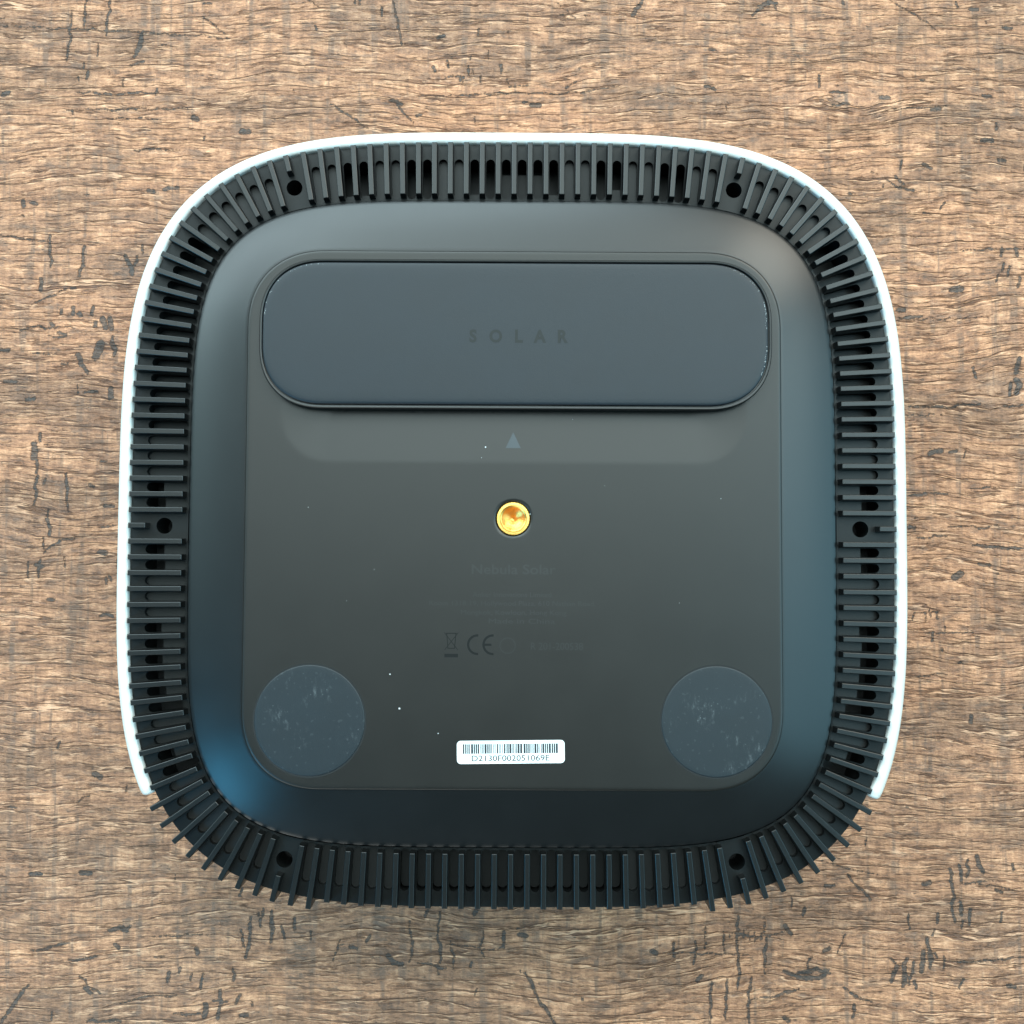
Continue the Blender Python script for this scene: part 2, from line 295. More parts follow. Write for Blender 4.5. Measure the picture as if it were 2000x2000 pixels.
# dents and cuts in the wood: (width, x, y, x, y, ...) in mm
SCARS = [
    (0.5,-156.2,151.4,-134.3,150.3,-109.3,149.2,-85.9,147.4),(0.8,-134.4,156.2,-135.7,140.2),(0.8,-129.8,159.4,-130.7,150.6),(0.8,-122.8,159.4,-123.8,148.2),(1.4,-112.8,149,-115.1,141.5),
    (0.6,-126.1,145.8,-126.4,141.8),(0.9,-116,139.1,-112.3,140.2),(1.6,-154.8,129.9,-153.3,130.5),(0.4,-122.9,122.4,-116.7,122.3,-112,122.9,-106.6,122),(0.5,-94.6,154.3,-87.5,149),
    (1.7,-96.8,122.8,-95.8,122.3),(1.6,-82.1,118.5,-79.9,118.5),(0.7,-132.4,130.7,-118.4,130.1,-107.5,130.4),(0.5,-135.4,125.1,-98.1,125.6),(0.5,-115,112.8,-101,112.8),
    (1.6,-110.1,100.3,-108.5,99.9),(1.2,-105.5,100.6,-101.1,101),(0.6,-154.8,86.5,-140.8,84.9),(1,-129.2,83.4,-129.5,78.7,-130.5,74),(0.9,-139.6,86.5,-139.4,77.1),
    (1.3,-142.1,73.2,-142.2,69.6),(1.4,-148,97.2,-147.8,95.6),(1.3,-145.4,96.5,-143.8,96.2),(0.5,-145,65.4,-134.3,70.1),(1.2,-132.8,70.5,-131.7,70.5),
    (1.4,-116.7,80.2,-114.6,74.8),(0.8,-113.2,80.2,-114.1,77.1),(0.6,-150.2,56.8,-144.1,58.7,-131.8,58.4),(1.1,-138.8,59.9,-138.1,58.7),(1.2,-136.5,56.8,-134.4,56.2),
    (1,-135.7,63.8,-135.9,62.7),(1.1,-132.2,64.6,-132.2,62.3),(1.4,-130.3,62.7,-130,62),(1.1,-126.2,64.6,-126.5,62.3),(1.3,-125.5,59.9,-125.6,59),
    (1.6,-123.4,61.2,-122.4,58.4),(1.9,-121.2,61.2,-120.5,58.1),(2.6,-123.8,53.4,-125.2,49.5),(1.6,-120.2,55.6,-119.6,50),(1.6,-130.6,50.3,-129.6,47.2),
    (1.2,-129.3,47.2,-127.4,44.7),(0.6,-130.4,41,-130.3,38.5),(0.9,-128.2,38.8,-124.5,39.1),(1.8,-120.4,39.8,-120.5,37.3),(1.1,-145.7,36.7,-143.2,36.8),
    (1,-141.4,26.2,-141.4,24.3),(2,-143.2,23.2,-143.1,19.2),(0.8,-142.2,18.5,-142.3,14.3),(1.1,-141.8,13.6,-142.7,10.5,-142,9,-142.8,5.1),(0.8,-139.6,12.8,-139.8,11.3),
    (1,-133.4,14.3,-132.7,9.7,-133.1,7.1,-132.4,2.8),(1.2,-126.3,11,-125.1,10.5),(1.1,-121.6,4.7,-119.1,4.5),(0.9,-138.4,3.6,-138.8,0.5,-137.8,-1.8,-137.9,-4.1),(0.8,-139.6,-9.4,-137.4,-7.3,-129.8,-4.4),
    (0.6,-139.7,-4.8,-139.7,-8.2),(1.7,-123,-9.1,-121.2,-9.4),(1.4,-141.9,-12.9,-139.7,-13.5),(0.5,-144.2,-12.1,-144.1,-17),(0.7,-140.4,-10.9,-140.9,-16.7),
    (0.5,-133.5,-10.6,-133.2,-13.5),(0.9,-138,-23.2,-136.2,-23.4),(0.9,-152.5,42.1,-148.8,41.9),(1,-154,51.4,-151.2,51.5),(0.6,-139.4,56,-134,55.7),
    (0.7,-135.4,47.5,-133.6,47.5),(0.5,-144.7,50.6,-137,50.3),(0.5,-123,-1.8,-118.3,-1.1),(1,-122.5,-28.1,-118.7,-28.4),(0.6,-129.8,-82.6,-124.6,-80.8),
    (1.8,-123.3,-74.6,-121.4,-75.5),(1.1,-141.5,-103.7,-138.5,-103.7),(1.3,-126.7,-103.4,-124,-103.5),(1.4,-117.9,-120.1,-114.9,-119.2,-111.7,-118.6),(0.8,-141,-125.7,-135,-124.8,-129.8,-123.7),
    (0.8,-129.7,-128.4,-125.2,-128.1,-121.5,-127.3),(1,-149.5,-146.9,-145.9,-141.7,-141.5,-135.9),(0.6,-126.6,-133.4,-120.5,-138.1),(1.1,-125.1,-136.6,-123.1,-138.1),(1.3,-116.3,-124.1,-115.2,-125),
    (0.5,-115.2,-141.2,-107.8,-139.1,-98.1,-138.7),(0.9,-124.1,-146.1,-114.4,-146.1),(1.2,-76.6,-116,-76.8,-121.9,-78,-127.8),(0.9,-79.6,-119.7,-78.3,-125.1),(0.7,-72.9,-113.8,-73.6,-119.2),
    (1.2,-70.6,-114.2,-70.5,-123.4),(0.9,-67.6,-118.6,-66.6,-122.2),(1.4,-100.4,-132.2,-100.7,-134.4),(1,-97.1,-130.7,-97.4,-132.2),(1.3,-92.3,-125.3,-92.1,-126.6),
    (0.9,-90.5,-132.6,-91.1,-136.6),(0.9,-81.7,-131.2,-81.6,-134.4),(1.3,-85.4,-137.3,-85,-141,-86,-145.4),(1.5,-89.5,-141.3,-89.9,-144.7),(0.9,-79.4,-138.5,-80.8,-141),
    (0.8,-98.7,-143.9,-89.8,-144.2),(1.4,-79.3,-144.4,-77.5,-144.4),(0.7,-87.6,-140.3,-83.1,-140.6),(0.6,-93.7,-132.2,-94.1,-134.4),(0.5,-105,-127.8,-102,-127.5),
    (0.4,-106.6,-121.9,-87.1,-121),(0.7,-30,-117.2,-29.1,-123.4,-30,-129),(0.8,-21,-114.5,-21.6,-120.4,-21,-126.3,-21.4,-132.9),(0.6,-18,-123.1,-17.2,-131),(0.8,-8.3,-120.1,-9.3,-124.8,-8.2,-127.8),
    (1.1,-2.3,-120.4,-2.6,-124.8),(0.9,-24.8,-114.2,-25.5,-116),(1.3,-10.2,-113.8,-11.1,-115.2),(1.4,-36.3,-127.2,-34.8,-129.3,-32.2,-129.7),(0.7,-27.7,-129.3,-19.5,-130.9),
    (0.7,-11.7,-129,-12.3,-130.7),(1.2,-47.4,-124.8,-45.6,-125.1),(0.5,-50.4,-122.6,-52.5,-128.7),(1,-41.7,-121.6,-42.6,-123.1),(0.4,-19.5,-124.1,0,-125.6),
    (0.9,-63.8,-116.7,-63.8,-119.7),(1.4,2.1,-121,4.2,-121.6),(1.4,41.1,-126,42.3,-126.6),(1,47.3,-123.7,47.4,-127.5),(0.9,53.7,-123.1,54,-125.6,53.1,-129.5),
    (0.5,44.2,-126.3,57,-126.6,69.3,-127),(0.5,56.8,-118.6,56.7,-123.7),(0.6,62,-120.4,62.2,-126.6),(0.9,66.4,-115.2,65.9,-123.4,66.3,-129.3,65.9,-136.6),(0.7,64.6,-120.7,72,-122,77.3,-121.1,80.3,-120.1),
    (1.3,79.9,-118.6,81.8,-121),(0.9,74.6,-122.2,73.8,-126.3,74,-132.5),(1.2,86,-113.5,85.3,-115.4),(1.2,91.5,-125.9,93,-125.3),(0.4,97.9,-120.7,95.2,-126.6),
    (0.6,87.9,-127.5,86.4,-129.3,86.6,-130.7),(1.4,79.7,-131.6,83.9,-133.5,89.9,-133.7,93.1,-132.2),(1.2,83.9,-132.2,92.6,-131.5),(1.5,54.2,-134.5,55.4,-133.1),(0.9,70.1,-133.4,69,-138.1,69.4,-146.9),
    (0.8,63.1,-134,62.5,-145.7),(0.8,58.4,-134.8,57.7,-146.9),(0.7,70.4,-139.8,77.9,-138.8,83.9,-137),(0.8,97,-136.3,100.3,-138.8,105.1,-140.6),(0.9,100,-141.3,99.5,-145.1),
    (1.4,79.6,-145.1,80.8,-146),(1,3.7,-132.2,7.5,-139.5,12.7,-146.9),(0.9,98.6,-103.8,101.5,-107.5,105.2,-111.1),(0.4,90.4,-99.7,99.4,-102.2,107.6,-103.8),(1,92.1,-107.2,94.5,-107),
    (1.1,128.7,-102.2,129.6,-108.6,129,-112.3,130.1,-117.5),(1.2,131.4,-100.9,132.1,-105.9),(1,134,-99.4,133.6,-104.4),(1.5,136.8,-98.6,137.3,-101.2,138.5,-103),(1,147.3,-100.9,147.5,-102.4),
    (1.3,120.8,-106.5,122.8,-106.2),(1.1,131.7,-111.8,131.8,-115.5),(0.9,134.6,-113.9,134.1,-118.3),(0.9,125,-115.2,124.7,-117.8),(0.9,143.8,-114.9,143.4,-117.5),
    (0.6,116.4,-115.1,116.7,-119.5),(1.1,142,-108.3,143.8,-108.9),(1.2,111,-128.1,112.9,-130.4,111,-134.8),(1.6,115.8,-128.2,114.3,-136.2),(1,117.7,-129,116.1,-135.9),
    (1.4,121.6,-122.2,122.4,-126.3,122.2,-131),(1.4,120.6,-125.9,119.9,-131.8),(0.7,126.4,-127.5,126.4,-131),(1,117.7,-134.8,118.2,-136.6),(0.6,132.1,-134,130.7,-136.6),
    (1.3,145,-135.9,147.1,-136.3),(0.6,130.4,-129.1,140.9,-128.8,150,-127.6),(0.8,123.9,-126.6,124.5,-127.8),(0.4,136.1,-106.4,148.9,-108.3),(0.5,131.6,-106.4,141.4,-105.6),
    (0.9,113.3,103.8,116.6,101.3,121.6,100.3),(0.9,116.1,104.6,118.7,102.2),(1.1,124.7,108.4,127,107.1),(1.3,142.7,115.8,145.8,115.6),(1.3,127.6,125.3,130.1,125.6),
    (1.2,147.5,109.8,149.4,109.5),(0.6,136.1,81.6,145.4,82.3,154.7,82.3),(0.9,148,82.6,147.7,80.2),(1,152.4,82.4,152.5,80.2),(1.9,132.8,69.9,135.4,70.2),
    (1.8,116.5,63.8,117.9,63.8),(0.8,116.6,61.2,123.4,61.8),(0.4,116.6,60.9,143.4,61.5),(0.7,148.4,77.9,148,75.5),(0.8,150.2,77.1,149.5,74),
    (1,153.2,74,152.6,70.8),(0.6,146.8,74.8,146.1,72.4),(1.4,152.8,49.1,151.5,44.9),(1.7,151.5,42.5,152.5,41,151.4,38.5),(1,149.8,41.6,149.4,37.9),
    (0.9,138.5,46.3,139.3,43.2),(0.8,118.3,34.7,129,34.4,140.6,35.3),(0.6,147.2,34.7,153.6,35.1),(0.4,117.5,31.9,129,32),(1.6,125.1,20.3,128.5,21.1),
    (1.2,131.2,20.8,133.1,21.1),(0.8,118.6,7.7,130.1,8.2),(0.4,137,10,145.4,10.2),(0.5,129.9,-1.5,137.5,-1.3,139.3,-2.1,145.2,-1.1),(1.2,118.4,-1.6,120.1,-1.9),
    (0.7,120.6,-4.8,129.8,-4.4),(0.9,137.4,-7,143.5,-7.6,152.6,-8),(0.9,139.1,-12.7,142.5,-12.9),(1.9,131.7,-16.7,133.6,-15.6),(0.5,119.5,-27.2,127.1,-27),
    (1.3,135.9,-57.5,135.7,-59.4),(0.4,120.9,-33.4,136.9,-33.1),(0.4,118.4,-45.8,129,-45.5),(0.6,-36.3,159.4,-35.5,154.6,-33.6,145.3),(1.1,-22.5,147.6,-20.9,148.2),
    (1.1,-24,138.6,-23.4,137.1),(0.7,-55.3,127,-49.8,123.6,-43.5,119.3),(1.1,-37.1,128.3,-33.5,126.9),(0.8,-35,126.7,-29.9,121.2),(1.1,-28.9,123.4,-27.7,123.7),
    (1.3,39.9,159.4,37,154.6),(1.2,75.1,157.5,80.8,158.3),(0.8,73.5,154.6,76.6,157),(1.2,58.9,132.6,61.7,131.6),(0.8,93.5,135.8,93.6,132.3),
    (1.2,112.1,129.1,114.6,128.9),(1,100.9,158.9,101.3,158.1),(0.5,115.4,159.4,123.5,154.6,129.9,149.8),(1.2,139.8,156.5,142,156.4),(1,150,150.6,152.3,150.4),
    (0.8,60.1,143.9,61.8,143.9),(1.3,5.9,126.7,8.4,126.6),(0.9,3.1,127.5,4.7,127.5),(0.4,-1.6,134.7,-0.8,132.3,5,132.8),(0.5,-20.3,135.1,-15.6,135.5),
    (0.5,-23.4,129.3,0,130.4,15.6,130.1,32.7,132.6),(1.1,128.2,125.5,129.8,125.3),(1.1,143.3,129.6,145.4,129.3),(0.4,116,125.5,132.3,126.4),(0.4,13.3,158.9,19.5,153.8),
    (1.1,143.8,115.8,145.8,115.8),(0.8,96.6,130.7,101.2,130.4),(0.8,97.3,126.7,102.7,127),(0.5,16.4,132,19.5,133.9),(0.4,-62.6,159.4,-59.4,157.5),
]
# broad grey weathered patches: (x, y, half width, half height, strength) in mm
STAINS = [(-63, -129.3, 3.4, 13, 0.8), (-39.1, -116, 6.9, 2.8, 0.7), (128.5, -73.1, 16.8, 2.8, 0.6), (-123.2, 50.6, 6.9, 10.7, 0.5), (-115.9, 77.1, 6.9, 5.4, 0.5), (99.7, 128.3, 3.4, 2.8, 0.8), (84.3, 143.4, 22.9, 3.8, 0.5), (39, 145, 24.5, 6.1, 0.35), (-6.3, 154.6, 9.2, 3.1, 0.5), (-113.4, 18.2, 6.1, 4.6, 0.5), (92.9, 91.2, 9.2, 3.8, 0.45), (114.6, 92.8, 6.1, 4.6, 0.4), (-87.1, -117.5, 18.4, 5.4, 0.4), (51.4, 129.9, 18.4, 3.8, 0.3), (-147.6, 39.8, 3.8, 6.9, 0.45), (146.8, 75.5, 7.6, 6.9, 0.35), (86.5, -132.5, 6.1, 1.5, 0.6), (-95.9, -132.2, 22.9, 9.2, 0.3), (-46.7, 125.9, 18.4, 3.1, 0.3), (144.7, 124.3, 13.8, 3.8, 0.45), (135.5, -101.2, 12.2, 9.2, 0.25)]

# ------------------------------------------------------------------ tabletop
def add_tabletop():
    d = np.linspace(-178, 178, 780)
    g = np.concatenate([[-600, -600, -400, -260, -200], d, [200, 260, 400, 600, 600]])
    n = len(g)
    X, Y = np.meshgrid(g, g, indexing='xy')
    scar = np.full((n, n), -1.0)
    def stroke(pts, w):
        for (ax, ay), (bx, by) in zip(pts[:-1], pts[1:]):
            R = w / 2 + 1.6
            i0, i1 = np.searchsorted(g, [min(ax, bx) - R, max(ax, bx) + R])
            j0, j1 = np.searchsorted(g, [min(ay, by) - R, max(ay, by) + R])
            x = X[j0:j1, i0:i1]; y = Y[j0:j1, i0:i1]
            dx, dy = bx - ax, by - ay; L2 = dx * dx + dy * dy + 1e-9
            u = np.clip(((x - ax) * dx + (y - ay) * dy) / L2, 0, 1)
            dist = np.hypot(x - ax - u * dx, y - ay - u * dy)
            scar[j0:j1, i0:i1] = np.maximum(scar[j0:j1, i0:i1], 0.55 + (w / 2 - dist) / 1.2)
    rnd = random.Random(11)
    def cut(pts, w):                                       # a wandering cut whose width swells and tapers
        P = [np.array(q) for q in pts]; out = [P[0]]
        for a, b in zip(P[:-1], P[1:]):
            L = np.linalg.norm(b - a); m = max(1, int(L / 1.6)); e = np.array((-(b - a)[1], (b - a)[0])) / (L + 1e-9)
            for i in range(1, m + 1):
                out.append(a + (b - a) * i / m + e * rnd.gauss(0, 0.18 + 0.12 * w) * (L > 2) * (i < m))
        n_ = len(out) - 1
        for i in range(n_):
            u = (i + 0.5) / n_
            ww = w * (0.55 + 0.5 * math.sin(math.pi * u) ** 0.6) * rnd.uniform(0.65, 1.2) if n_ > 2 else w * rnd.uniform(0.85, 1.1)
            stroke([out[i], out[i + 1]], ww)
    for s in SCARS:
        cut(list(zip(s[1::2], s[2::2])), s[0])
    for k in range(210):                                   # loose flecks and short ticks
        x, y = rnd.uniform(-176, 176), rnd.uniform(-176, 176)
        if rnd.random() < 0.5:
            l = rnd.uniform(0.4, 2.4); a = rnd.gauss(0, 0.2)
        else:
            l = rnd.uniform(0.4, 3.0); a = math.pi / 2 + rnd.gauss(0, 0.3)
        stroke([(x, y), (x + l * math.cos(a), y + l * math.sin(a))], rnd.uniform(0.25, 0.75))
    for k in range(16):                                    # groups of little upright chisel marks
        cx, cy = rnd.uniform(-175, 175), rnd.uniform(-175, 175)
        for q in range(rnd.randint(5, 12)):
            x, y = cx + rnd.gauss(0, 6), cy + rnd.gauss(0, 5); l = rnd.uniform(0.6, 3.0)
            stroke([(x, y), (x + rnd.gauss(0, 0.3), y + l)], rnd.uniform(0.3, 0.9))
    stain = np.zeros((n, n))
    for cx, cy, rx, ry, k in STAINS:
        stain = np.maximum(stain, k * np.exp(-(((X - cx) / rx) ** 2 + ((Y - cy) / ry) ** 2) ** 2))
    Z = np.zeros((n, n)); Z[[0, -1], :] = -25; Z[:, [0, -1]] = -25
    co = np.stack([X, Y, Z], -1).reshape(-1, 3) * S
    idx = np.arange(n * n).reshape(n, n)
    q = np.stack([idx[:-1, :-1], idx[:-1, 1:], idx[1:, 1:], idx[1:, :-1]], -1).reshape(-1, 4)
    me = bpy.data.meshes.new('tabletop')
    me.vertices.add(len(co)); me.vertices.foreach_set('co', co.ravel().astype(np.float32))
    me.loops.add(q.size); me.loops.foreach_set('vertex_index', q.ravel().astype(np.int32))
    me.polygons.add(len(q)); me.polygons.foreach_set('loop_start', np.arange(0, q.size, 4, dtype=np.int32))
    me.update(calc_edges=True)
    for nm, arr in (('scar', scar), ('stain', stain)):
        a = me.attributes.new(nm, 'FLOAT', 'POINT'); a.data.foreach_set('value', arr.ravel().astype(np.float32))
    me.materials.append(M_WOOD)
    o = bpy.data.objects.new('tabletop', me); col.objects.link(o)
    o['kind'] = 'structure'
    o['label'] = 'rustic brown wooden tabletop with horizontal grain and dark dents'
    return o
add_tabletop()

# ------------------------------------------------------------------ projector lying upside down
projector = bpy.data.objects.new('projector', None)
projector.empty_display_size = 0.05
projector.location = (0.1 * S, -1.7 * S, 0)
projector.rotation_euler = (0, 0, math.radians(-0.3))
col.objects.link(projector)
projector['label'] = 'black square projector lying upside down, white shell round its finned vent ring'
projector['category'] = 'projector'

IN_A, IN_N = 80.2, 4.9            # inner edge of the vent ring
OUT_A, OUT_N = 94.4, 3.85         # outer edge of the vent ring
MID_A, MID_N = 87.0, 4.35
Z_PLATE, FIN_H = 54.5, 3.1

def sup(a, n, ang):
    c, s = math.cos(ang), math.sin(ang)
    r = a / (abs(c) ** n + abs(s) ** n) ** (1 / n)
    return (r * c, r * s)

# arc length along the middle curve, clockwise from the top centre
NS = 4000
_ang = np.linspace(math.pi / 2, math.pi / 2 - 2 * math.pi, NS + 1)
_pts = np.array([sup(MID_A, MID_N, a) for a in _ang])
_s = np.concatenate([[0], np.cumsum(np.hypot(*np.diff(_pts, axis=0).T))])
PER = _s[-1]
def mid_at(s):
    s = s % PER
    x, y = np.interp(s, _s, _pts[:, 0]), np.interp(s, _s, _pts[:, 1])
    nx = math.copysign(abs(x) ** (MID_N - 1), x); ny = math.copysign(abs(y) ** (MID_N - 1), y)
    l = math.hypot(nx, ny)
    return np.array((x, y)), np.array((nx / l, ny / l))
def hit(p, d, a, n):
    lo, hi = -16.0, 16.0
    f = lambda t: abs((p[0] + d[0] * t) / a) ** n + abs((p[1] + d[1] * t) / a) ** n - 1
    for _ in range(40):
        m = (lo + hi) / 2
        if f(m) > 0: hi = m
        else: lo = m
    return (lo + hi) / 2

SCREWS = [(-55.3, 83.6), (55.3, 83.6), (85.8, -1.9), (55.1, -83.1), (-55.1, -83.1), (-85.8, -1.9)]
COUNTS = [28, 26, 25, 28, 25, 26]
screw_s = [_s[np.argmin(np.hypot(_pts[:, 0] - x, _pts[:, 1] - y))] for x, y in SCREWS]
screw_s[0] -= PER
fin_s = []; screw_idx = []
for i in range(6):
    a = screw_s[i]; b = screw_s[(i + 1) % 6]
    if b < a: b += PER
    screw_idx.append(len(fin_s))
    fin_s += [a + (b - a) * k / COUNTS[i] for k in range(COUNTS[i])]
NF = len(fin_s)
fin_ext = fin_s + [s + PER for s in fin_s] + [s + 2 * PER for s in fin_s]
def s_of(k):
    i = math.floor(k); f = k - i
    return fin_ext[i] * (1 - f) + fin_ext[i + 1] * f
class Ray: pass
def ray(k):
    r = Ray(); r.p, r.n = mid_at(s_of(k % NF + (NF if k < 0 else 0)))
    r.ti = hit(r.p, r.n, IN_A, IN_N); r.to = hit(r.p, r.n, OUT_A, OUT_N)
    r.at = lambda t: r.p + r.n * t
    return r
RAYS = [ray(k) for k in range(NF)]

# body under the vent ring
def sloop(a, n, z, N=240):
    return [(*sup(a, n, 2 * math.pi * i / N), z) for i in range(N)]
V, F = loft([sloop(88, 3.8, 0), sloop(91.5, 3.8, 1.5), sloop(93.3, 3.85, 6), sloop(93.3, 3.85, 52.9), sloop(91.5, 3.9, 52.9),
             sloop(91.0, 3.9, 45), sloop(40, 3, 45)], True, True)
fix_normals(mk('body', V, F, M_BACK, projector))

# vent plate: one cell for each gap between two fins, each with a stadium slot; screw bosses in between
top_t = 'ccooccooccoommmoccooccoocc'
upper = 'c' * 6 + 'oo' + 'd' * 11 + 'ccc' + 'hh'
lower = 'hh' + 'ccc' + 'hhhhh' + 'o' + 'cc' + 'h' + 'o' + 'c' * 8
bottom = 'c' * 6 + 'd' * 14 + 'c' * 6
seq = [top_t, upper, lower, bottom, lower[::-1], upper[::-1]]
slot_type = {}
for i in range(6):
    for j, ch in enumerate(seq[i]):
        slot_type[(screw_idx[i] + 1 + j) % NF] = ch
PV, PF = [], []
BV, BF = [], []
def add_tess(loops, z):
    flat = [p for l in loops for p in l]; b = len(PV)
    PV.extend((p[0], p[1], z) for p in flat)
    for tri in tessellate_polygon([[Vector((p[0], p[1], 0)) for p in l] for l in loops]):
        a, bb, c = (flat[i] for i in tri)
        cr = (bb[0] - a[0]) * (c[1] - a[1]) - (bb[1] - a[1]) * (c[0] - a[0])
        PF.append(tuple(b + i for i in (tri if cr > 0 else tri[::-1])))
def add_wall(loop, z0, z1):
    b = len(PV); n = len(loop)
    PV.extend((p[0], p[1], z0) for p in loop); PV.extend((p[0], p[1], z1) for p in loop)
    for j in range(n):
        k = (j + 1) % n
        PF.append((b + j, b + k, b + n + k, b + n + j))
def stadium(c0, c1, w, n=8, cut=None):
    d = (c1 - c0) / np.linalg.norm(c1 - c0); e = np.array((-d[1], d[0])); a0 = math.atan2(e[1], e[0])
    r = w / 2
    out = [c0 + r * np.array((math.cos(a0 + math.pi * i / n), math.sin(a0 + math.pi * i / n))) for i in range(n + 1)]
    if cut is None:
        out += [c1 + r * np.array((math.cos(a0 + math.pi + math.pi * i / n), math.sin(a0 + math.pi + math.pi * i / n))) for i in range(n + 1)]
    else:
        m = c0 + (c1 - c0) * cut
        out += [m - e * r, m + e * r]
    return out
def add_floor(poly, z):
    b = len(BV); BV.extend((q[0], q[1], z) for q in poly); BF.append(tuple(range(b, b + len(poly))))
rnd = random.Random(4)
for k in range(NF):
    if k in screw_idx: continue
    if (k + 1) % NF in screw_idx:
        ks = (k + 1) % NF; A, C, B = RAYS[k], RAYS[ks], RAYS[(k + 2) % NF]
        cell = [A.at(A.ti), C.at(C.ti), B.at(B.ti), B.at(B.to), C.at(C.to), A.at(A.to)]
        hc = C.at(-0.9)
        hole = [hc + 2.0 * np.array((math.cos(2 * math.pi * i / 28), math.sin(2 * math.pi * i / 28))) for i in range(28)]
        add_tess([cell, hole], Z_PLATE + 0.25)
        add_wall(hole, Z_PLATE + 0.25, Z_PLATE - 9.0)
        add_wall(cell, Z_PLATE + 0.25, Z_PLATE - 1.6)
        continue
    A, B = RAYS[k], RAYS[(k + 1) % NF]; C = ray(k + 0.5)
    cell = [A.at(A.ti), C.at(C.ti), B.at(B.ti), B.at(B.to), C.at(C.to), A.at(A.to)]
    L = C.to - C.ti
    gi = np.linalg.norm(A.at(A.ti + 1.7) - B.at(B.ti + 1.7))
    w = min(2.25, gi - 0.95)
    c0 = C.at(C.ti + 0.35 + w / 2); c1 = C.at(C.ti + L * 0.745 - w / 2)
    hole = stadium(c0, c1, w)
    add_tess([cell, hole], Z_PLATE)
    add_wall(hole, Z_PLATE, Z_PLATE - 1.5)
    add_wall([cell[3], cell[4], cell[5]], Z_PLATE, Z_PLATE - 1.6)
    ty = slot_type[k]
    big = lambda cut=None: stadium(c0, c1, w + 0.3, cut=cut)
    if ty == 'c': add_floor(big(), Z_PLATE - 1.52 - rnd.uniform(0, 0.1))
    elif ty == 'd': add_floor(big(), Z_PLATE - 4.2 - rnd.uniform(0, 0.3))
    elif ty == 'h': add_floor(big(0.62 + rnd.uniform(-0.05, 0.05)), Z_PLATE - 1.55)
    elif ty == 'm': add_floor(big(0.85), Z_PLATE - 4.8)
    elif ty == 'o' and rnd.random() < 0.5: add_floor(big(rnd.choice((0.12, 0.3))), Z_PLATE - 2.6)
vent_plate = mk('vent_plate', PV, PF, M_PLATE, projector)
mk('slot_floor', BV, BF, M_BACK, vent_plate)

# fins
def fin_mesh(L, drop=None, name='fin'):
    prof = [(0.0, -0.3), (0.12, FIN_H), (L, FIN_H), (L, -0.3)] if drop is None else \
           [(0.0, -0.3), (0.12, FIN_H), (L, FIN_H), (L, -drop), (L - 3.6, -drop), (L - 3.6, -0.3)]
    bm = bmesh.new()
    vs = [bm.verts.new((x * S, -0.76 * S, z * S)) for x, z in prof]
    f = bm.faces.new(vs)
    r = bmesh.ops.extrude_face_region(bm, geom=[f])
    for v in r['geom']:
        if isinstance(v, bmesh.types.BMVert): v.co.y = 0.76 * S
    for v in bm.verts:
        if v.co.z > 0: v.co.y *= 0.84
    bmesh.ops.recalc_face_normals(bm, faces=bm.faces)
    ed = [e for e in bm.edges if all(v.co.z > 0.5 * FIN_H * S for v in e.verts) or
          (drop and all(v.co.x > (L - 0.1) * S for v in e.verts))]
    bmesh.ops.bevel(bm, geom=ed, offset=0.16 * S, segments=2, profile=0.5, affect='EDGES')
    me = bpy.data.meshes.new(name); bm.to_mesh(me); bm.free()
    me.materials.append(M_FIN)
    return me
FIN, FIN_SHORT = fin_mesh(12.6), fin_mesh(4.3)
FIN_LONG, FIN_SHORT_LONG = fin_mesh(14.8, 44.0), fin_mesh(6.5, 44.0)
long_set = set()
for c, dirn in ((screw_idx[3], 1), (screw_idx[4], -1)):      # the two front corners have no shell
    for j in range(-8, 3): long_set.add(c + dirn * j)
for k in range(NF):
    R = RAYS[k]; short = k in screw_idx; lng = k in long_set
    if short:
        me, base = (FIN_SHORT_LONG, 6.5) if lng else (FIN_SHORT, 4.3)
        t0 = R.to - 0.4 - 4.3
    else:
        me, base = (FIN_LONG, 14.8) if lng else (FIN, 12.6)
        t0 = R.ti + 0.55
    t1 = R.to + (1.8 if lng else -0.35)
    o = bpy.data.objects.new('fin', me); col.objects.link(o); o.parent = vent_plate
    p = R.at(t0)
    o.location = (p[0] * S, p[1] * S, (Z_PLATE + (0.25 if short else 0)) * S)
    o.rotation_euler = (0, 0, math.atan2(R.n[1], R.n[0]))
    o.scale = ((t1 - t0) / base, 1, 1)

# white shell, open at the front
prof = [(0.2, 1.0), (0.2, 55.0), (0.45, 55.45), (1.2, 55.75), (2.1, 55.6), (2.9, 55.0), (3.5, 53.9), (3.8, 52.4), (3.9, 50.0), (3.8, 40),
        (3.4, 25), (2.8, 12), (2.0, 4), (1.2, 1.0)]
loops = []
k0, k1 = screw_idx[5] - 16.30, NF + screw_idx[2] + 16.30
ks = [k0, k0 + 0.05, k0 + 0.15] + list(np.arange(k0 + 0.4, k1 - 0.3, 0.25)) + [k1 - 0.15, k1 - 0.05, k1]
for i, k in enumerate(ks):
    p, n = mid_at(s_of(k)); to = hit(p, n, OUT_A, OUT_N)
    e = min(i, len(ks) - 1 - i); f = (0.72, 0.88, 0.97, 1.0)[min(e, 3)]; dz = (0.8, 0.3, 0.08, 0)[min(e, 3)]
    loops.append([(*(p + n * (to + 0.2 + (d - 0.2) * f)), z - (dz if z > 40 else 0)) for d, z in prof])
V, F = loft(loops, True, True)
fix_normals(mk('shell', V, F, M_WHITE, projector, smooth=True)).data.set_sharp_from_angle(angle=math.radians(50))

